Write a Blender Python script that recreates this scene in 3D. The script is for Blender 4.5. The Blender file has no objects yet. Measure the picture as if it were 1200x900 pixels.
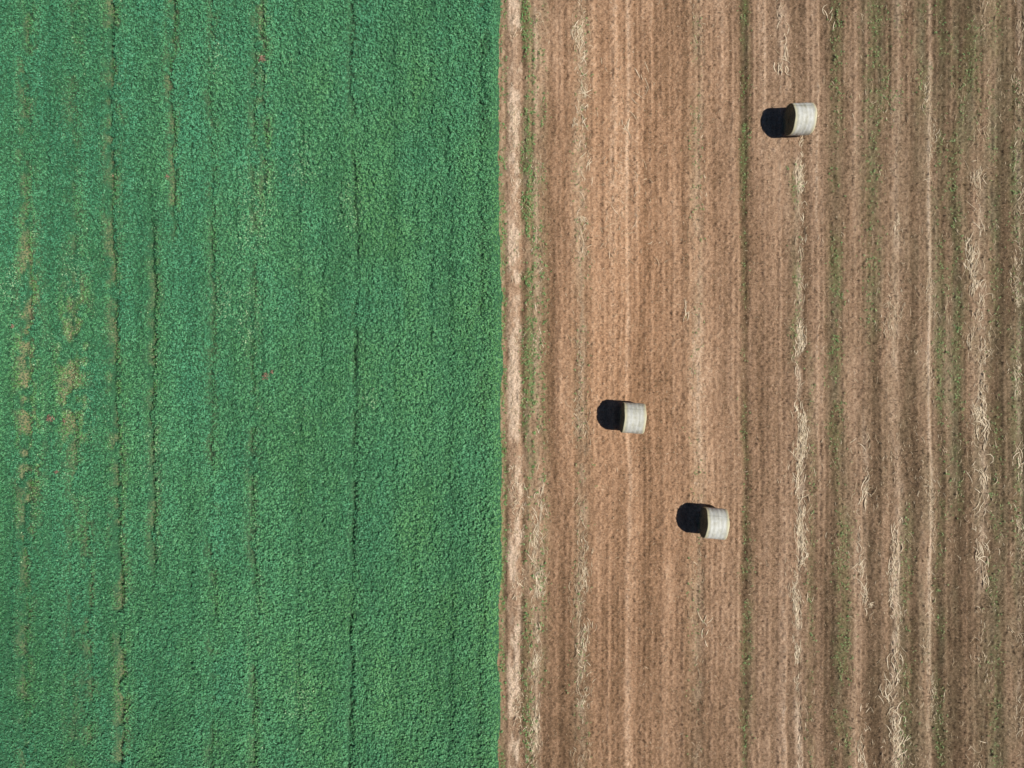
import bpy, math
import numpy as np
from mathutils import Vector

S = 25.0            # photo pixels per metre on the ground
CAM_H = 32.0
rng = np.random.default_rng(7)

# ------------------------------------------------------------------ noise
def _hash(ix, iy, seed):
    ix = ix.astype(np.int64).astype(np.uint64); iy = iy.astype(np.int64).astype(np.uint64)
    h = ix * np.uint64(374761393) + iy * np.uint64(668265263) + np.uint64(seed * 2147483647 + 12345)
    h = (h ^ (h >> np.uint64(13))) * np.uint64(1274126177)
    h = h & np.uint64(0xFFFFFFFF)
    h = (h ^ (h >> np.uint64(16))) * np.uint64(2246822519)
    h = h & np.uint64(0xFFFFFFFF)
    h = h ^ (h >> np.uint64(15))
    return (h & np.uint64(0xFFFFFF)).astype(np.float64) / float(0xFFFFFF)

def vn(x, y, seed):
    x, y = np.broadcast_arrays(np.asarray(x, float), np.asarray(y, float))
    ix = np.floor(x); iy = np.floor(y)
    fx = x - ix; fy = y - iy
    fx = fx * fx * (3 - 2 * fx); fy = fy * fy * (3 - 2 * fy)
    a = _hash(ix, iy, seed); b = _hash(ix + 1, iy, seed)
    c = _hash(ix, iy + 1, seed); d = _hash(ix + 1, iy + 1, seed)
    return (a * (1 - fx) + b * fx) * (1 - fy) + (c * (1 - fx) + d * fx) * fy

def fbm(x, y, seed, o=3):
    s = 0; a = 1; t = 0
    for i in range(o):
        s = s + a * vn(x * 2 ** i, y * 2 ** i, seed + i * 17); t += a; a *= 0.55
    return s / t

def mound(x, y, seed):
    ix = np.floor(x); iy = np.floor(y)
    best = np.full(x.shape, 9.0)
    for dx in (-1, 0, 1):
        for dy in (-1, 0, 1):
            cx = ix + dx; cy = iy + dy
            px = cx + 0.1 + 0.8 * _hash(cx, cy, seed); py = cy + 0.1 + 0.8 * _hash(cx, cy, seed + 5)
            d = (x - px) ** 2 + (y - py) ** 2
            best = np.minimum(best, d)
    return np.clip(1 - best, 0, 1)

def ss(a, b, x):
    t = np.clip((x - a) / (b - a), 0, 1)
    return t * t * (3 - 2 * t)

def win(y, a, b, f=30):
    return ss(a - f, a + f, y) * (1 - ss(b - f, b + f, y))

def g(x, c, w):
    return np.exp(-((x - c) / w) ** 2)

# ------------------------------------------------------------------ mesh helpers
def make_mesh(name, verts, faces, k, vattr=None, fattr=None, smooth=False):
    me = bpy.data.meshes.new(name)
    nv = len(verts); nf = len(faces)
    me.vertices.add(nv); me.vertices.foreach_set("co", np.ascontiguousarray(verts, np.float32).ravel())
    me.loops.add(nf * k); me.loops.foreach_set("vertex_index", np.ascontiguousarray(faces, np.int32).ravel())
    me.polygons.add(nf); me.polygons.foreach_set("loop_start", np.arange(0, nf * k, k, dtype=np.int32))
    me.update(calc_edges=True)
    me.polygons.foreach_set("use_smooth", np.full(nf, smooth, dtype=bool))
    for nm, arr in (vattr or {}).items():
        at = me.attributes.new(nm, 'FLOAT', 'POINT'); at.data.foreach_set("value", np.ascontiguousarray(arr, np.float32).ravel())
    for nm, arr in (fattr or {}).items():
        at = me.attributes.new(nm, 'FLOAT', 'FACE'); at.data.foreach_set("value", np.ascontiguousarray(arr, np.float32).ravel())
    me.update()
    return me

def add_obj(name, me, mat=None, **props):
    ob = bpy.data.objects.new(name, me)
    bpy.context.scene.collection.objects.link(ob)
    if mat and me: me.materials.append(mat)
    for a, b in props.items(): ob[a] = b
    return ob

def grid_mesh(xs, ys):
    X, Y = np.meshgrid(xs, ys)
    nx, ny = len(xs), len(ys)
    i = np.arange(nx * ny).reshape(ny, nx)
    f = np.stack([i[:-1, :-1], i[:-1, 1:], i[1:, 1:], i[1:, :-1]], -1).reshape(-1, 4)
    return X, Y, f

def coarse(start, end, n=26, p=2.2):
    t = (np.arange(1, n + 1) / n) ** p
    return start + (end - start) * t

# ------------------------------------------------------------------ node helpers
class NT:
    def __init__(s, name):
        s.mat = bpy.data.materials.new(name); s.mat.use_nodes = True
        s.t = s.mat.node_tree; s.b = s.t.nodes["Principled BSDF"]
    def n(s, typ, **kw):
        nd = s.t.nodes.new(typ)
        for k, v in kw.items(): setattr(nd, k, v)
        return nd
    def l(s, a, b): s.t.links.new(a, b)
    def setin(s, sock, v):
        if isinstance(v, (int, float)): sock.default_value = v
        elif isinstance(v, tuple): sock.default_value = v if len(v) == 4 or sock.type == 'VECTOR' else (*v, 1)
        else: s.l(v, sock)
    def attr(s, name):
        return s.n("ShaderNodeAttribute", attribute_name=name).outputs["Fac"]
    def math(s, op, a, b=0.0, clamp=False):
        m = s.n("ShaderNodeMath", operation=op, use_clamp=clamp)
        s.setin(m.inputs[0], a); s.setin(m.inputs[1], b); return m.outputs[0]
    def mix(s, f, a, b, blend='MIX'):
        m = s.n("ShaderNodeMix", data_type='RGBA', blend_type=blend)
        s.setin(m.inputs[0], f); s.setin(m.inputs[6], a); s.setin(m.inputs[7], b); return m.outputs[2]
    def pos(s, scale=(1, 1, 1), obj=False):
        tc = s.n("ShaderNodeTexCoord")
        mp = s.n("ShaderNodeMapping"); mp.inputs["Scale"].default_value = scale
        s.l(tc.outputs["Object"], mp.inputs[0]); return mp.outputs[0]
    def noise(s, vec, scale, detail=3, rough=0.6):
        nd = s.n("ShaderNodeTexNoise"); s.l(vec, nd.inputs["Vector"])
        nd.inputs["Scale"].default_value = scale; nd.inputs["Detail"].default_value = detail
        nd.inputs["Roughness"].default_value = rough; return nd.outputs["Fac"]
    def remap(s, v, a, b, c=0.0, d=1.0):
        m = s.n("ShaderNodeMapRange"); s.setin(m.inputs[0], v)
        for i, q in enumerate((a, b, c, d)): m.inputs[i + 1].default_value = q
        return m.outputs[0]
    def ramp(s, v, stops):
        r = s.n("ShaderNodeValToRGB"); s.l(v, r.inputs[0])
        e = r.color_ramp.elements
        while len(e) < len(stops): e.new(0.5)
        for q, (p, c) in zip(e, stops): q.position = p; q.color = (*c, 1)
        return r.outputs[0]
    def bump(s, h, strength, dist):
        b = s.n("ShaderNodeBump"); b.inputs["Strength"].default_value = strength; b.inputs["Distance"].default_value = dist
        s.l(h, b.inputs["Height"]); s.l(b.outputs[0], s.b.inputs["Normal"])

# ------------------------------------------------------------------ field layout
def soil_masks(X, Y):
    px = 600 + S * X; py = 450 - S * Y
    wob = (vn(X * 0, Y / 5, 90) - 0.5) * 5 + (vn(X * 0, Y / 1.2, 91) - 0.5) * 1.5
    q = px + wob
    patch = fbm(X / 0.5, Y / 1.6, 11)
    patch2 = fbm(X / 0.22, Y / 0.5, 12)
    tone = 0.49 + 0.28 * (vn(q / 9.0, Y / 9, 21) - 0.5) + 0.30 * (vn(q / 19.0, Y / 22, 22) - 0.5) \
        + 0.14 * (vn(q / 4.6, Y / 0.8, 23) - 0.5) + 0.20 * (vn(q / 2.8, Y / 0.12, 25) - 0.5) + 0.24 * (fbm(X / 3, Y / 4, 24) - 0.5)
    tone += 0.26 * (vn(q / 3.1, Y / 14, 30) - 0.5) * ss(.2, .6, vn(q / 25, Y / 3, 36))
    tone += 0.065 * np.sin(q / 6.25 * 2 * np.pi) * ss(.3, .7, vn(q / 60, Y / 5, 26))
    tone += 0.13 * g(px, 745, 120) * g(py, 330, 420) - 0.16 * ss(860, 1150, px) - 0.08 * ss(600, 900, py) - .05 * ss(150, 0, py)
    rag = (patch2 - .5) * 9
    tone += -.40 * g(q + rag, 591, 3) * ss(.35, .6, patch) - .34 * g(q + rag, 612, 4) * ss(.35, .6, patch)
    for c, w, a in ((646, 4, -.12), (700, 4, .10), (716, 2.5, .12), (736, 2.5, .24), (757, 4, -.08), (790, 4, .08), (803, 3, -.16), (818, 5, .10),
                    (826, 3, -.10), (838, 4, -.10), (856, 4, .1), (866, 2.5, .1), (873, 5, -.42), (893, 5, .10), (915, 7, .12), (928, 3, -.18), (942, 3, -.12), (960, 4, .10),
                    (982, 10, -.20), (1003, 4, .14), (1024, 12, -.12), (1050, 5, .10), (1071, 5, -.14), (1089, 2.5, .36),
                    (1102, 6, -.26), (1122, 6, -.1), (1141, 2.5, .12), (1152, 8, .04), (1174, 6, -.18), (1191, 4, .1)):
        tone += a * g(q, c, w)
    tone -= 0.14 * g(q, 662, 8) * patch
    weed = np.zeros_like(px)
    def wd(c, w, a, y0, y1):
        nonlocal weed
        weed = weed + a * g(q, c, w) * win(py, y0, y1)
    wd(616, 5, 1.0, -900, 50); wd(620, 7, 1.1, 140, 335); wd(622, 6, 1.1, 385, 540); wd(620, 7, .5, -900, 1800); wd(636, 6, .35, -900, 800)
    wd(873, 4.5, .75, -900, 210); wd(872, 4, .34, 200, 1800); wd(879, 5, .4, 640, 860)
    wd(931, 6, .75, 205, 415); wd(980, 8, .34, -900, 1800); wd(978, 8, .4, 280, 520); wd(1022, 11, .38, -900, 400)
    wd(1101, 6, .5, 380, 900); wd(1101, 6, .35, -900, 400); wd(1120, 10, .4, 40, 600); wd(1140, 9, .45, 20, 160); wd(1080, 7, .42, -60, 130)
    wd(1190, 7, .45, 100, 700); wd(990, 8, .4, 600, 900); wd(1062, 8, .38, 600, 900); wd(815, 5, .25, -60, 160); wd(815, 8, .15, 100, 900)
    wd(1040, 20, .30, 20, 130); wd(1165, 8, .36, -900, 1800); wd(681, 9, .18, -900, 1800); wd(950, 5, .25, 400, 900)
    wd(589, 4, .7, -9000, 9000)
    olive = np.clip(weed, 0, 1) * .7 + .42 * ss(900, 1150, px) * (0.4 + vn(q / 13, Y / 9, 27))
    olive = olive * (.5 + .8 * ss(.3, .7, vn(q / 8, Y / 2.0, 28)))
    weed = weed * ss(0.41, 0.62, patch * 0.6 + patch2 * 0.4 + 0.05)
    ch = np.zeros_like(px)
    def cf(c, w, a, y0=-9000, y1=9000):
        nonlocal ch
        ch = ch + a * g(q, c, w) * win(py, y0, y1)
    cf(601 + rag * .9, 6.5, 1.3); cf(607, 3, .4); cf(629, 5, .4); cf(681, 6, .35); cf(818, 6, .25); cf(936, 3.5, .6, 160); cf(915, 5, .5, -900, 70)
    cf(1050, 5, .3); cf(1050, 5, .4, 620, 900); cf(1089, 2.2, .45); cf(1150, 5, .38, 220, 700); cf(1012, 3, .35, 500, 720); cf(736, 2.5, .3); cf(1194, 3, .35)
    ch = ch * (0.12 + 1.1 * ss(0.38, 0.66, patch2 * 0.5 + patch * 0.5))
    warm = g(px, 730, 130) * (.5 + .5 * g(py, 400, 380)) + .35 * (fbm(X / 4, Y / 7, 29) - .5)
    return np.clip(tone, 0, 1), np.clip(weed, 0, 1), np.clip(ch, 0, 1), np.clip(olive, 0, 1), np.clip(warm, 0, 1)

def fade_xy(X, Y):
    return (1 - ss(29, 33, np.abs(X))) * (1 - ss(22, 26, np.abs(Y)))

def ground_z(X, Y):
    px = 600 + S * X
    z = 0.04 * (vn(px / 9.0, Y / 9, 21) - 0.5) + 0.022 * (vn(px / 3.1, Y / 14, 30) - 0.5) + .004 * np.sin(px / 6.25 * 2 * np.pi)
    m = mound(X / 0.15, Y / 0.15, 31) * ss(0.45, 0.9, vn(X / 0.16, Y / 0.16, 32))
    m2 = mound(X / 0.09 + 3, Y / 0.09, 33) * ss(0.45, 0.95, vn(X / 0.1, Y / 0.1, 34))
    z = z + 0.040 * m + 0.042 * m2 + 0.035 * (fbm(X / 0.35, Y / 0.40, 35) - 0.5)
    z = z - 0.05 * g(px, 873, 5) - 0.05 * g(px, 591, 4) - 0.04 * g(px, 612, 4)
    return z * fade_xy(X, Y)

# ------------------------------------------------------------------ ground sheet
xs = np.concatenate([coarse(-30, -500)[::-1], np.arange(-30, -2, 1.0), np.arange(-2, 29, 0.042), coarse(29, 500)])
ys = np.concatenate([coarse(-22, -500)[::-1], np.arange(-22, 22, 0.045), coarse(22, 500)])
X, Y, F = grid_mesh(xs, ys)
X1 = X.ravel(); Y1 = Y.ravel()
Z1 = ground_z(X1, Y1)
tone, weed, chaff, olive, warm = soil_masks(X1, Y1)
me = make_mesh("ground", np.stack([X1, Y1, Z1], 1), F, 4, vattr=dict(tone=tone, weed=weed, chaff=chaff, olive=olive, warm=warm), smooth=True)

m = NT("stubble_soil")
p = m.pos()
fine = m.noise(p, 11.0, 4, 0.75)
mid = m.noise(m.pos((1, 0.8, 1)), 3.0, 4, 0.65)
speck = m.noise(p, 16.0, 2, 0.65)
speck2 = m.noise(m.pos((1, .8, 1)), 24.0, 2, 0.6)
t = m.math('ADD', m.attr("tone"), m.remap(fine, 0.3, 0.7, -0.24, 0.24))
t = m.math('ADD', t, m.remap(mid, 0.3, 0.7, -0.08, 0.08))
c = m.ramp(t, [(0.0, (0.105, 0.066, 0.038)), (0.3, (0.225, 0.143, 0.086)), (0.55, (0.350, 0.226, 0.143)), (0.8, (0.48, 0.325, 0.215)), (1.0, (0.62, 0.465, 0.335))])
c = m.mix(m.attr("warm"), c, m.mix(1.0, c, (1.12, .985, .87), 'MULTIPLY'))
c = m.mix(m.math('MULTIPLY', m.attr("olive"), m.remap(mid, .3, .7, .45, 1.0)), c, m.mix(t, (0.100, 0.086, 0.046), (0.33, 0.285, 0.175)))
c = m.mix(m.math('MULTIPLY', m.attr("chaff"), m.remap(fine, 0.35, 0.6, 0.3, 1.0)), c, (0.76, 0.58, 0.42))
wf = m.math('MULTIPLY', m.attr("weed"), m.remap(speck, 0.35, 0.6, 0.1, 0.75))
c = m.mix(wf, c, (0.14, 0.175, 0.055))
c = m.mix(m.remap(speck2, 0.62, 0.72, 0, 0.5), c, (0.66, 0.51, 0.35))
c = m.mix(m.remap(speck, 0.42, 0.30, 0, 0.75), c, (0.080, 0.050, 0.028))
m.l(c, m.b.inputs["Base Color"]); m.b.inputs["Roughness"].default_value = 0.95
m.b.inputs["Specular IOR Level"].default_value = 0.1
m.bump(fine, 1.0, 0.06)
add_obj("ground", me, m.mat, kind="structure", label="bare brown harvested field with fine drilled rows", category="ground")

# ------------------------------------------------------------------ crop canopy
KP = CAM_H / (CAM_H - 0.33)
def cpx(X): return 600 + S * X * KP
def cpy(Y): return 450 - S * Y * KP

def lines(px, py):
    br = vn(px / 9, py / 26, 41) * 0.5 + vn(px / 5, py / 9, 42) * 0.5
    gap = np.zeros_like(px); dry = np.zeros_like(px); pale = np.zeros_like(px)
    def L(cx, w, a, y0=-9000, y1=9000, d=0.0, pl=0.0, f=30):
        nonlocal gap, dry, pale
        c = cx + (vn(px * 0, py / 90, int(41 + (cx.mean() if hasattr(cx, 'mean') else cx))) - 0.5) * 5 + (vn(px * 0, py / 18, 77) - .5) * 3.5
        k = g(px, c, w) * win(py, y0, y1)
        k2 = g(px, c + 2, w * 2.0) * win(py, y0, y1, f)
        gap = gap + a * k * ss(0.12, 0.60, br); dry = dry + d * k2 * ss(0.36, 0.66, br); pale = pale + pl * k2 * ss(.3, .6, br)
    main = np.interp(py, [0, 200, 450, 750, 900], [130, 128, 133, 139, 143])
    L(main, 4.8, 1.2, d=0.65, pl=.2)
    L(29.0, 5, .6, d=.45, pl=.08); L(30.0, 6.5, .4, 280, 620, d=.75, pl=.35, f=70); L(10.0, 4, .25)
    L(84.0, 6, .4, d=.25, pl=.08); L(84.0, 8.5, .35, 340, 520, d=.85, pl=.6, f=60); L(57.0, 4, .35); L(95.0, 4, .35, 600, 2000)
    L(178.0, 3.8, 1.1, 270, 660, d=.45, pl=.3); L(178.0, 3.5, .3)
    L(200.0, 4, .85, -900, 270, d=.6); L(104.0, 4, .5, 600, 1500, d=.4); L(160.0, 4, .2)
    L(247.0, 4, .55, d=.25); L(274.0, 3.5, .22); L(222.0, 4, .18); L(296.0, 4, .58, d=.25, pl=.12); L(308.0, 4, .5, -900, 240, d=.35, pl=.3)
    main2 = np.interp(py, [0, 300, 450, 700, 900], [411, 417, 416, 412, 409])
    L(main2, 3.4, .52, d=.12); L(main2, 2.8, .28, 380, 1500)
    L(330.0, 4, .12); L(350.0, 4, .24, pl=.05); L(378.0, 3, .14); L(463.0, 3, .16); L(525.0, 4, .26); L(505.0, 3, .1); L(563.0, 4, .2, d=.1)
    return np.clip(gap, 0, 1), np.clip(dry, 0, 1), np.clip(pale, 0, 1)

def edge_px(py):
    return 584.5 + 3 * np.sin(py / 260.0) + (vn(py * 0, py / 60, 51) - .5) * 5 + (vn(py * 0, py / 15, 52) - .5) * 2.5

def canopy(X, Y, gap):
    px = cpx(X); py = cpy(Y)
    h = 0.33 + 0.07 * (fbm(X / 1.1, Y / 1.6, 61) - 0.5) + 0.060 * (vn(px / 8.5, py / 130, 62) - 0.5)
    h = h + 0.15 * (mound(X / 0.21, Y / 0.18, 63) - 0.6) * (.35 + vn(X / 0.5, Y / 0.5, 64)) + 0.06 * (vn(X / 0.11, Y / 0.11, 65) - 0.5)
    h = h - 0.22 * gap
    d = (edge_px(py) - px) / 9.0
    e = np.sqrt(np.clip(d, 0, 1))
    return h * e, d

xs = np.concatenate([coarse(-29, -500)[::-1], np.arange(-29, -0.2, 0.06)])
ys = np.concatenate([coarse(-21.5, -500)[::-1], np.arange(-21.5, 21.5, 0.06), coarse(21.5, 500)])
X, Y, F = grid_mesh(xs, ys); X1 = X.ravel(); Y1 = Y.ravel()
gap, dry, pale = lines(cpx(X1), cpy(Y1))
H, d = canopy(X1, Y1, gap)
fd = fade_xy(X1, Y1)
Hs = np.where(d > 0, (H - 0.05) * fd + 0.3 * (1 - fd), -0.16)
under = make_mesh("crop_under", np.stack([X1, Y1, Hs], 1), F, 4, vattr=dict(dry=dry, gap=gap), smooth=True)

st = 0.108
gx, gy = np.meshgrid(np.arange(-27.0, -0.3, st), np.arange(-20.0, 20.0, st))
gx = gx.ravel() + rng.uniform(-.06, .06, gx.size); gy = gy.ravel() + rng.uniform(-.06, .06, gy.size)
gap, dry, pale = lines(cpx(gx), cpy(gy))
H, d = canopy(gx, gy, gap)
keep = (d > 0.0) & (rng.random(gx.size) > gap * 0.55) & (rng.random(gx.size) > dry * .42)
extra = (d > -1.1) & (d <= 0) & (rng.random(gx.size) < 0.25 * np.exp(d * 1.5))
keep |= extra
gx, gy, H, d, gap, dry, pale = [a[keep] for a in (gx, gy, H, d, gap, dry, pale)]
NP = len(gx); NL = 8
band = vn(cpx(gx) / 14, cpy(gy) / 300, 74) + .6 * vn(cpx(gx) / 6, cpy(gy) / 120, 75)
ptone = 0.55 + 0.32 * (rng.random(NP) - .5) + 0.40 * (fbm(gx / 0.45, gy / 0.55, 71) - .5) + 0.42 * (fbm(gx / 4, gy / 6, 72) - .5) + .24 * (band - .8)
ptone = ptone - 0.28 * gap + .10 * g(cpx(gx), 430, 170) - .10 * ss(300, 0, cpx(gx))
fringe = np.exp(-np.clip(d, 0, 50) / 0.7)
pyel = 0.16 + 0.6 * (fbm(gx / 1.5, gy / 3.5, 73) - .35) + 0.35 * fringe + 0.22 * ss(120, 560, cpx(gx)) - 0.15 * ss(500, 0, cpy(gy)) + .8 * dry + .5 * pale
spots = np.zeros(NP)
for sx, sy, r in ((300, 235, 20), (291, 372, 14), (352, 195, 14), (292, 268, 18), (262, 355, 14), (350, 820, 14), (410, 240, 12), (432, 470, 10), (85, 325, 14), (12, 340, 14), (255, 70, 12), (180, 520, 10), (178, 560, 9)):
    spots = np.maximum(spots, np.exp(-(((cpx(gx) - sx) ** 2) / r ** 2 + ((cpy(gy) - sy) ** 2) / (r * 1.8) ** 2)))
ppale = np.clip(0.32 * spots * (rng.random(NP) < .5) + pale * 0.45, 0, 1)
rep = lambda a: np.repeat(a, NL)
n = NP * NL
az = rng.uniform(0, 2 * np.pi, n); rr = rng.uniform(0, 1, n) ** 0.6
D = np.stack([np.cos(az) * rr, np.sin(az) * rr, np.sqrt(1 - rr ** 2 * 0.95)], 1)
scl = rep(rng.uniform(0.7, 1.25, NP) * (1 - 0.25 * gap) * (1 - .3 * (d < .4)))
C = np.stack([rep(gx), rep(gy), rep(np.maximum(H, 0.05)) - 0.045], 1) + D * np.array([0.08, 0.08, 0.068]) * scl[:, None]
N = D * 0.9 + np.array([0, 0, 0.7]) + rng.normal(0, 0.36, (n, 3))
N /= np.linalg.norm(N, axis=1)[:, None]
T = np.cross(N, rng.normal(0, 1, (n, 3))); T /= np.linalg.norm(T, axis=1)[:, None]
B = np.cross(N, T)
Ls = (rng.uniform(0.024, 0.043, n) * scl)[:, None]
V = np.stack([C - T * Ls, C + B * Ls * 0.62 + T * Ls * 0.1, C + T * Ls, C - B * Ls * 0.62 + T * Ls * 0.1], 1).reshape(-1, 3)
Fq = np.arange(n * 4).reshape(-1, 4)
ltone = np.clip(rep(ptone) + rng.normal(0, .12, n), 0, 1)
lyel = np.clip(rep(pyel) + rng.normal(0, .1, n), 0, 1)
ldry = np.clip((rep(dry) * .85 > rng.random(n)) * rng.uniform(.3, 1, n), 0, 1)
lpale = np.where(rng.random(n) < rep(ppale) * 1.3, rng.uniform(.25, .75, n), 0.0)
leafme = make_mesh("crop_leaves", V, Fq, 4, fattr=dict(tone=ltone, yel=lyel, dry=ldry, pale=lpale))

m = NT("crop_leaf")
c = m.mix(m.attr("tone"), (0.028, 0.148, 0.070), (0.105, 0.385, 0.198))
c2 = m.mix(m.attr("tone"), (0.058, 0.172, 0.038), (0.185, 0.43, 0.12))
c = m.mix(m.attr("yel"), c, c2)
c = m.mix(m.attr("dry"), c, (0.42, 0.40, 0.18))
c = m.mix(m.attr("pale"), c, (0.47, 0.62, 0.35))
m.l(c, m.b.inputs["Base Color"]); m.b.inputs["Roughness"].default_value = 0.55
m.b.inputs["Specular IOR Level"].default_value = 0.35
leafmat = m.mat
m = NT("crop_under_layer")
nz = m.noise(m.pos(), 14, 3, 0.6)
c = m.mix(m.remap(nz, .35, .65), (0.014, 0.060, 0.025), (0.038, 0.15, 0.06))  # dark greens paint in the shadow between the leaves
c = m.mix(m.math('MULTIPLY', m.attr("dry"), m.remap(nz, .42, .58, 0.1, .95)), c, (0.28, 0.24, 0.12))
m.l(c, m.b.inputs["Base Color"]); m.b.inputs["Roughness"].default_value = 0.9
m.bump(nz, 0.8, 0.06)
o1 = add_obj("crop_under", under, m.mat)
o2 = add_obj("leafy_crop", leafme, leafmat, kind="stuff", label="dense green leafy crop with thin sparse rows", category="crop")
bpy.context.view_layer.objects.active = o2
o1.select_set(True); o2.select_set(True)
bpy.ops.object.join()
bpy.ops.object.select_all(action='DESELECT')

# ------------------------------------------------------------------ straw
def strips(cx, cy, ang, L, W, lift, curve, seg=4, arch=0.03):
    n = len(cx)
    t = np.linspace(-.5, .5, seg + 1)[None, :]
    a = ang[:, None] + curve[:, None] * t
    ds = (L / seg)[:, None]
    dx = np.cos(a) * ds; dy = np.sin(a) * ds
    x = cx[:, None] + np.cumsum(dx, 1) - dx.sum(1)[:, None] / 2
    y = cy[:, None] + np.cumsum(dy, 1) - dy.sum(1)[:, None] / 2
    wv = W[:, None] * (1 - (2 * np.abs(t)) ** 3 * 0.75) / 2
    roll = rng.uniform(-.6, .6, n)[:, None]
    z = (ground_z(x.ravel(), y.ravel()).reshape(x.shape)) + lift[:, None] + arch * (1 - (2 * t) ** 2) * rng.uniform(.2, 1, n)[:, None]
    nx = -np.sin(a) * wv * np.cos(roll); ny = np.cos(a) * wv * np.cos(roll); nz = wv * np.sin(roll)
    A = np.stack([x + nx, y + ny, z + nz], -1); Bv = np.stack([x - nx, y - ny, z - nz], -1)
    V = np.concatenate([A, Bv], 1)
    k = seg + 1
    fi = np.array([[i, i + 1, k + i + 1, k + i] for i in range(seg)])
    F = (np.arange(n)[:, None, None] * 2 * k + fi[None]).reshape(-1, 4)
    return V.reshape(-1, 3), F

cx = []; cy = []; LL = []; WW = []; TT = []; CC = []; AA = []
def straw_row(c, w, y0, y1, dens, Lm=0.3, Wm=0.022, tone=.6, spread=.5, clumpy=0.94):
    n = int(dens * 1.25 * abs(y1 - y0) / S)
    yy = rng.uniform(y0, y1, n); xx = c + rng.normal(0, w, n) + (vn(yy * 0, yy / 40, int(c)) - .5) * 10
    k = rng.random(n) < (1 - clumpy) + clumpy * 1.6 * ss(.51, .70, .45 * vn(yy * 0, yy / 34, int(c) + 2) + .25 * vn(xx / 7, yy / 18, int(c) + 3) + .3 * vn(xx / 5, yy / 7, int(c) + 4))
    xx = xx[k]; yy = yy[k]; n = len(xx)
    cx.append((xx - 600) / S); cy.append((450 - yy) / S)
    LL.append(rng.gamma(4, Lm / 4, n)); WW.append(1.15 * Wm * rng.uniform(.5, 1.3, n)); TT.append(np.clip(rng.normal(tone + .06, .22, n), 0, 1))
    CC.append(rng.normal(0, .9, n)); AA.append(np.pi / 2 + rng.normal(0, spread, n))
Y0, Y1_ = -60, 960
straw_row(603, 6, Y0, Y1_, 50, .18, .017, .75, .6)
straw_row(629, 4, Y0, Y1_, 42, .25, .016, .55); straw_row(629, 3.5, 560, 880, 48, .33, .018, .8, .3)
straw_row(681, 5, Y0, Y1_, 38, .25, .015, .55); straw_row(681, 4.2, Y0, 260, 74, .32, .018, .8); straw_row(682, 4, 580, 900, 44, .3, .017, .7)
straw_row(818, 5, Y0, Y1_, 20, .22, .014, .5); straw_row(730, 18, Y0, 400, 14, .28, .015, .65, .6, .95)
straw_row(915, 4, Y0, 90, 66, .32, .018, .8); straw_row(925, 12, 60, 130, 10, .3, .018, .7)
straw_row(936, 2.4, 160, Y1_, 84, .30, .017, .82, .3); straw_row(938, 4.5, 520, 720, 18, .3, .018, .75)
straw_row(1012, 2.6, 500, 720, 38, .32, .018, .8); straw_row(1014, 2.3, 820, Y1_, 36, .3, .018, .8)
straw_row(1048, 4, 120, 420, 28, .3, .015, .65); straw_row(1050, 3.5, 600, 900, 46, .30, .018, .8, .35); straw_row(1048, 6, 740, 900, 22, .33, .02, .8, .8)
straw_row(1089, 2.5, 80, Y1_, 26, .2, .014, .7)
straw_row(1150, 4.5, 200, 690, 48, .30, .018, .74, .45); straw_row(1150, 7, Y0, Y1_, 20, .25, .015, .55); straw_row(1137, 2.2, 280, 420, 48, .33, .019, .8, .3)
straw_row(1194, 4, Y0, Y1_, 36, .25, .016, .65); straw_row(1215, 10, Y0, Y1_, 30, .25, .016, .55)
straw_row(900, 200, Y0, Y1_, 150, .10, .011, .45, 1.0, .5)
straw_row(760, 90, Y0, Y1_, 50, .10, .011, .45, 1.0, .5)
straw_row(1080, 80, Y0, Y1_, 70, .22, .014, .6, .35, .95)
for wx, wy, nn in ((751, 98, 8), (735, 145, 6), (1040, 815, 12), (1048, 790, 14), (1056, 880, 20), (1052, 840, 12), (1152, 505, 14), (1155, 560, 12), (1137, 300, 14), (1150, 655, 16),
                   (806, 368, 6), (828, 735, 7), (1012, 580, 9), (935, 560, 10), (918, 75, 12), (1194, 545, 10), (1150, 585, 8), (680, 70, 12), (970, 15, 5), (1147, 480, 10), (936, 480, 8), (1046, 640, 8)):
    cx.append((wx - 600 + rng.normal(0, 3.5, nn)) / S); cy.append((450 - wy + rng.normal(0, 11, nn)) / S)
    LL.append(rng.uniform(.3, .8, nn)); WW.append(rng.uniform(.02, .038, nn)); TT.append(rng.uniform(.75, 1, nn))
    CC.append(rng.normal(0, 1.2, nn)); AA.append(np.pi / 2 + rng.normal(0, .45, nn))
cx, cy, LL, WW, TT, CC, AA = [np.concatenate(a) for a in (cx, cy, LL, WW, TT, CC, AA)]
k = cx > -0.1
cx, cy, LL, WW, TT, CC, AA = [a[k] for a in (cx, cy, LL, WW, TT, CC, AA)]
V, Fs = strips(cx, cy, AA, LL, WW, np.full(len(cx), .012), CC)
me = make_mesh("straw", V, Fs, 4, fattr=dict(tone=np.repeat(TT, 4)))
m = NT("dry_straw")
c = m.ramp(m.attr("tone"), [(0, (0.22, 0.155, 0.085)), (.5, (0.48, 0.35, 0.20)), (1, (0.86, 0.71, 0.49))])
m.l(c, m.b.inputs["Base Color"]); m.b.inputs["Roughness"].default_value = 0.6
strawmat = m.mat
add_obj("straw", me, strawmat, kind="stuff", label="loose pale straw lying in thin windrows", category="straw")

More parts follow.
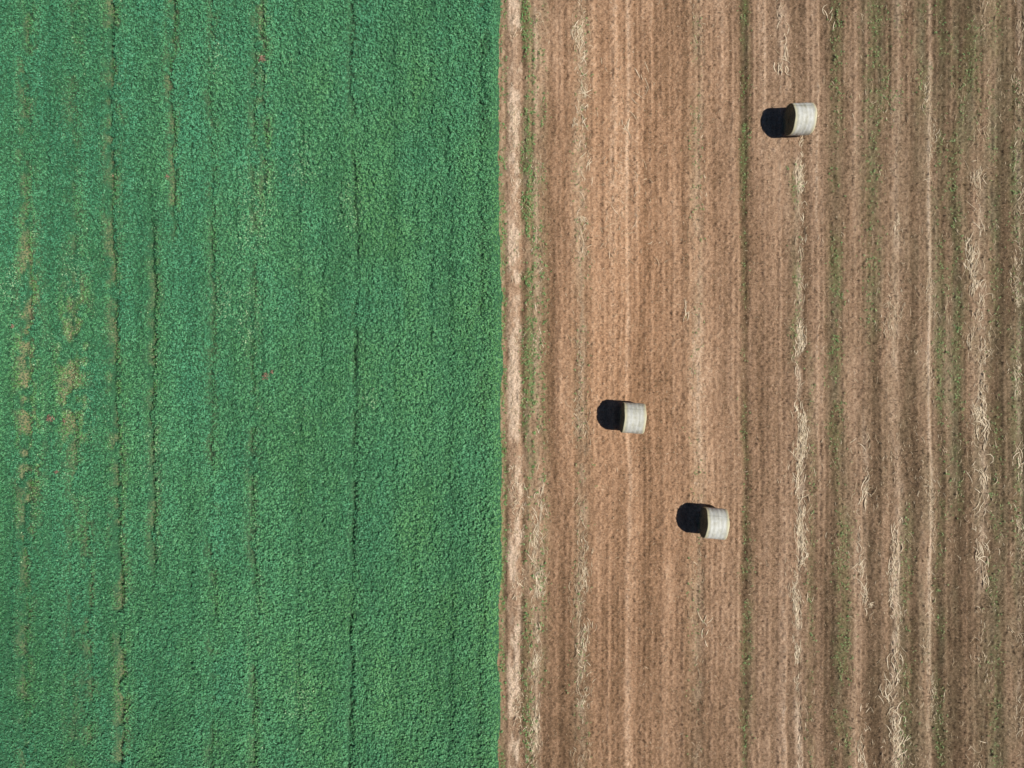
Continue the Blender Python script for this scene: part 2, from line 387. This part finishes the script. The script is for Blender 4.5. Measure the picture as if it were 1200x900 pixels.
# ------------------------------------------------------------------ stubble stalks
n = 52000
sx = rng.uniform(0.9, 27.0, n); sy = rng.uniform(-20, 20, n)
sx = np.round(sx / 0.25) * 0.25 + rng.normal(0, .03, n)
k = rng.random(n) < ss(.3, .62, fbm(sx / .9, sy / 1.3, 81)); sx = sx[k]; sy = sy[k]; n = len(sx)
sz = ground_z(sx, sy) - .01
h = rng.uniform(.04, .11, n); w = rng.uniform(.006, .013, n); a = rng.uniform(0, np.pi, n)
lx = rng.normal(0, .35, n) * h; ly = rng.normal(0, .35, n) * h
ca, sa = np.cos(a) * w, np.sin(a) * w
V = []
for (ux, uy) in ((ca, sa), (-sa, ca)):
    V += [np.stack([sx - ux, sy - uy, sz], 1), np.stack([sx + ux, sy + uy, sz], 1),
          np.stack([sx + ux * .8 + lx, sy + uy * .8 + ly, sz + h], 1), np.stack([sx - ux * .8 + lx, sy - uy * .8 + ly, sz + h], 1)]
V = np.stack(V, 1).reshape(-1, 3)
me = make_mesh("stubble", V, np.arange(n * 8).reshape(-1, 4), 4, fattr=dict(tone=np.repeat(rng.uniform(0, .65, n), 2)))
add_obj("stubble", me, strawmat, kind="stuff", label="short cut stubble stalks standing in rows", category="stubble")

# ------------------------------------------------------------------ low weeds in the stubble
n = 130000
wx = rng.uniform(-0.6, 26.5, n); wy = rng.uniform(-20.5, 20.5, n)
wm = soil_masks(wx, wy)[1]
k = rng.random(n) < wm * 0.75; wx = wx[k]; wy = wy[k]
NW = len(wx); NLW = 5; n = NW * NLW
edgew = np.repeat((wx < 1.6) * 1.0, NLW)
az = rng.uniform(0, 2 * np.pi, n); sc = np.repeat(rng.uniform(.5, 1.15, NW), NLW) * (1 + .2 * edgew)
wz = np.repeat(ground_z(wx, wy), NLW)
r = rng.uniform(.01, .05, n) * sc
C = np.stack([np.repeat(wx, NLW) + np.cos(az) * r, np.repeat(wy, NLW) + np.sin(az) * r, wz + rng.uniform(.015, .06, n)], 1)
N = np.stack([np.cos(az) * .4, np.sin(az) * .4, np.ones(n)], 1) + rng.normal(0, .25, (n, 3)); N /= np.linalg.norm(N, axis=1)[:, None]
T = np.stack([np.cos(az), np.sin(az), np.zeros(n)], 1); T -= N * (T * N).sum(1)[:, None]; T /= np.linalg.norm(T, axis=1)[:, None]
B = np.cross(N, T); Ls = (rng.uniform(.02, .045, n) * sc)[:, None]
V = np.stack([C - T * Ls, C + B * Ls * .45, C + T * Ls, C - B * Ls * .45], 1).reshape(-1, 3)
me = make_mesh("low_weeds", V, np.arange(n * 4).reshape(-1, 4), 4, fattr=dict(tone=rng.random(n) * .8 + .1 * edgew, yel=np.full(n, 1.0), dry=np.clip(rng.normal(.45, .3, n) - .2 * edgew, 0, 1), pale=np.zeros(n)))
add_obj("low_weeds", me, leafmat, kind="stuff", label="patchy low green weeds between the stubble rows", category="weeds")

# ------------------------------------------------------------------ reddish dry weeds standing in the crop
m = NT("dry_weed_leaf")
nz = m.noise(m.pos(), 20, 2)
m.l(m.mix(m.remap(nz, .35, .65), (0.20, 0.10, 0.07), (0.40, 0.27, 0.18)), m.b.inputs["Base Color"]); m.b.inputs["Roughness"].default_value = .8
weedmat = m.mat
def weed_mesh(seed, spread, nl):
    r_ = np.random.default_rng(seed)
    az = r_.uniform(0, 2 * np.pi, nl); rad = r_.uniform(.0, spread, nl); hz = .46 - rad * .35 + r_.normal(0, .02, nl)
    C = np.stack([np.cos(az) * rad, np.sin(az) * rad, hz], 1)
    N = r_.normal(0, .4, (nl, 3)) + np.array([0, 0, 1]); N /= np.linalg.norm(N, axis=1)[:, None]
    T = np.cross(N, r_.normal(0, 1, (nl, 3))); T /= np.linalg.norm(T, axis=1)[:, None]; B = np.cross(N, T)
    L = r_.uniform(.02, .05, nl)[:, None]
    V = [C - T * L, C + B * L * .5, C + T * L, C - B * L * .5]
    V = np.stack(V, 1).reshape(-1, 3)
    idx = np.arange(0, nl, 4); P = C[idx]
    off = np.array([.006, 0, 0]); z0 = np.zeros_like(P)
    Sv = np.stack([z0 - off, z0 + off, P + off * .5, P - off * .5], 1).reshape(-1, 3)
    V = np.concatenate([V, Sv]); return make_mesh("dry_weed", V, np.arange(len(V)).reshape(-1, 4), 4)
for i, (wxp, wyp, sp, nl) in enumerate(((60, 490, .18, 70), (77, 493, .1, 30), (308, 70, .18, 60), (312, 441, .18, 50), (320, 436, .1, 20), (18, 383, .13, 36), (197, 208, .1, 26), (68, 553, .1, 24))):
    ob = add_obj("dry_weed", weed_mesh(100 + i, sp, nl), weedmat, label="reddish brown dry weed standing in green crop", category="weed", group="dry weeds in the crop")
    ob.location = ((wxp - 600) / S / KP, (450 - wyp) / S / KP, 0)

# ------------------------------------------------------------------ round bales
R = 0.68; LEN = 0.99
def bale_core():
    r_ = np.random.default_rng(3)
    nt = 96
    prof = [(-LEN / 2 + .015, .0)] + [(-LEN / 2 + .006 * math.sin(i * 2.3), R * i / 15) for i in range(1, 15)] + [(-LEN / 2 + .01, R * .975), (-LEN / 2 + .03, R * .995)]
    prof += [(x, R) for x in np.linspace(-LEN / 2 + .07, LEN / 2 - .07, 12)]
    prof += [(-a, b) for a, b in prof[:17][::-1]]
    th = np.arange(nt) / nt * 2 * np.pi
    V = []
    for j, (x, rad) in enumerate(prof):
        end = 1 if abs(x) > LEN / 2 - .03 else 0
        rr = rad * (1 + .012 * np.sin(3 * th + 1) * .6 + .006 * np.sin(7 * th)) + r_.normal(0, .004, nt) * (rad > 0)
        spiral = .012 * np.sin((rad / R * 9) * 2 * np.pi + th) + r_.normal(0, .006, nt)
        xx = x + (np.sign(x) * spiral * end if rad > 0 else 0 * th)
        V.append(np.stack([xx, rr * np.cos(th), rr * np.sin(th)], 1))
    V = np.concatenate(V); V[:, 2] = np.maximum(V[:, 2], -R + .035)
    V[:, 2] += R - .035
    i = np.arange(len(prof) * nt).reshape(len(prof), nt); i2 = np.roll(i, -1, axis=1)
    F = np.stack([i[:-1], i2[:-1], i2[1:], i[1:]], -1).reshape(-1, 4)
    n = 520
    side = np.where(r_.random(n) < .5, -1, 1); a = r_.uniform(0, 2 * np.pi, n); rad = R * np.sqrt(r_.uniform(.02, 1, n)) * .99
    P = np.stack([side * (LEN / 2 - .01), rad * np.cos(a), rad * np.sin(a) + R - .035], 1)
    dirn = np.stack([side * r_.uniform(.2, .6, n), -np.sin(a) + r_.normal(0, .4, n), np.cos(a) + r_.normal(0, .4, n)], 1)
    dirn /= np.linalg.norm(dirn, axis=1)[:, None]
    Q = P + dirn * r_.uniform(.03, .07, n)[:, None]; wv = np.cross(dirn, r_.normal(0, 1, (n, 3))); wv = wv / np.linalg.norm(wv, axis=1)[:, None] * .005
    Q[:, 2] = np.maximum(Q[:, 2], .01); P[:, 2] = np.maximum(P[:, 2], .01)
    SV = np.stack([P - wv, P + wv, Q + wv, Q - wv], 1).reshape(-1, 3)
    F = np.concatenate([F, np.arange(len(SV)).reshape(-1, 4) + len(V)]); V = np.concatenate([V, SV])
    return make_mesh("straw_core", V, F, 4)
def bale_wrap():
    r_ = np.random.default_rng(5)
    nt = 144; th = np.arange(nt + 1) / nt * 2 * np.pi + .9
    xsn = np.concatenate([[-LEN / 2 + .004, -LEN / 2 + .010], np.linspace(-LEN / 2 + .04, LEN / 2 - .04, 40), [LEN / 2 - .010, LEN / 2 - .004]])
    V = []
    for j, x in enumerate(xsn):
        edge = -.018 if j in (0, len(xsn) - 1) else (-.003 if j in (1, len(xsn) - 2) else 0)
        rr = R + .012 + edge + .012 * np.sin(3 * th + 1) * .45 + .003 * math.sin(x * 34) + r_.normal(0, .0022, nt + 1) \
            + .010 * (th - .9) / (2 * np.pi) + .004 * np.sin(x * 9 + th * 2)
        xx = x + .010 * np.sin(th * 5 + (j > 9)) * (edge < 0)
        V.append(np.stack([xx, rr * np.cos(th), rr * np.sin(th)], 1))
    V = np.concatenate(V); V[:, 2] = np.maximum(V[:, 2], -R + .025); V[:, 2] += R - .035 + .012
    i = np.arange(len(xsn) * (nt + 1)).reshape(len(xsn), nt + 1)
    F = np.stack([i[:-1, :-1], i[:-1, 1:], i[1:, 1:], i[1:, :-1]], -1).reshape(-1, 4)
    return make_mesh("net_wrap", V, F, 4, smooth=True)
m = NT("bale_straw")
f1 = m.noise(m.pos((6, 1, 1)), 14, 4, .7)
m.l(m.ramp(f1, [(0.25, (0.05, 0.042, 0.022)), (.5, (0.16, 0.135, 0.072)), (.75, (0.34, 0.29, 0.18))]), m.b.inputs["Base Color"])
m.b.inputs["Roughness"].default_value = .9; m.bump(f1, .8, .03); coremat = m.mat
m = NT("bale_net_wrap")
oi = m.n("ShaderNodeObjectInfo")
ps = m.n("ShaderNodeVectorMath", operation='ADD'); m.l(m.pos(), ps.inputs[0])
cb = m.n("ShaderNodeCombineXYZ"); m.l(m.math('MULTIPLY', oi.outputs["Random"], 37.0), cb.inputs[0]); m.l(cb.outputs[0], ps.inputs[1])
def scaled(v):
    mp = m.n("ShaderNodeMapping"); mp.inputs["Scale"].default_value = v; m.l(ps.outputs[0], mp.inputs[0]); return mp.outputs[0]
b1 = m.noise(scaled((1, .08, .08)), 5, 2, .5)
b2 = m.noise(scaled((1, .15, .15)), 34, 3, .6)
b3 = m.noise(scaled((1, 1, 1)), 4, 4, .65)
v = m.math('ADD', m.math('MULTIPLY', b1, .38), m.math('ADD', m.math('MULTIPLY', b2, .12), m.math('MULTIPLY', b3, .50)))
c = m.ramp(v, [(.36, (0.42, 0.40, 0.30)), (.48, (0.55, 0.54, 0.47)), (.62, (0.68, 0.68, 0.63))])
sep = m.n("ShaderNodeSeparateXYZ"); m.l(m.pos(), sep.inputs[0])
rim = m.math('ADD', m.math('ABSOLUTE', sep.outputs[0]), m.remap(b3, .3, .7, -.06, .06))
c = m.mix(m.remap(rim, .33, .46, 0, .85), c, (0.60, 0.54, 0.32))
m.l(c, m.b.inputs["Base Color"]); m.b.inputs["Roughness"].default_value = .6; m.b.inputs["Specular IOR Level"].default_value = .3
m.bump(b2, .3, .01); wrapmat = m.mat
core = bale_core(); wrap = bale_wrap(); core.materials.append(coremat); wrap.materials.append(wrapmat)
def place(name_loc, rot, lab):
    e = bpy.data.objects.new("round_bale", None); bpy.context.scene.collection.objects.link(e)
    e.location = (*name_loc, .012); e.rotation_euler = (0, 0, math.radians(rot)); e.empty_display_size = .5
    e["label"] = lab; e["category"] = "hay bale"; e["group"] = "round bales on the stubble field"
    for nm, mm in (("straw_core", core), ("net_wrap", wrap)):
        o = bpy.data.objects.new(nm, mm); bpy.context.scene.collection.objects.link(o); o.parent = e
place((13.21, 12.14), 1.5, "whitish net-wrapped round bale on brown stubble")
place((5.54, -1.57), -4, "whitish net-wrapped round bale on brown stubble")
place((9.27, -6.40), -5, "whitish net-wrapped round bale on brown stubble")

# ------------------------------------------------------------------ light, world, camera
EL, AZ = 50.5, -10
s = Vector((math.cos(math.radians(AZ)) * math.cos(math.radians(EL)), math.sin(math.radians(AZ)) * math.cos(math.radians(EL)), math.sin(math.radians(EL))))
sl = bpy.data.lights.new("sun", 'SUN'); sl.energy = 5.0; sl.angle = math.radians(.5); sl.color = (1, .965, .90)
so = bpy.data.objects.new("sun", sl); bpy.context.scene.collection.objects.link(so); so.rotation_euler = s.to_track_quat('Z', 'Y').to_euler(); so.location = s * 60
w = bpy.data.worlds.new("World"); bpy.context.scene.world = w; w.use_nodes = True
nt = w.node_tree; bg = nt.nodes["Background"]; sk = nt.nodes.new("ShaderNodeTexSky"); sk.sky_type = 'NISHITA'; sk.sun_disc = False
sk.sun_elevation = math.radians(EL); sk.sun_rotation = math.radians(90 - AZ); sk.dust_density = 0.0; sk.air_density = 0.7; sk.ozone_density = 8.0
nt.links.new(sk.outputs[0], bg.inputs[0]); bg.inputs[1].default_value = .05
cd = bpy.data.cameras.new("camera"); cd.sensor_width = 36; cd.lens = 24; cd.clip_end = 2000
co = bpy.data.objects.new("camera", cd); bpy.context.scene.collection.objects.link(co); co.location = (0, 0, CAM_H)
bpy.context.scene.camera = co
bpy.context.scene.view_settings.view_transform = 'Standard'; bpy.context.scene.view_settings.look = 'None'; bpy.context.scene.view_settings.exposure = 0
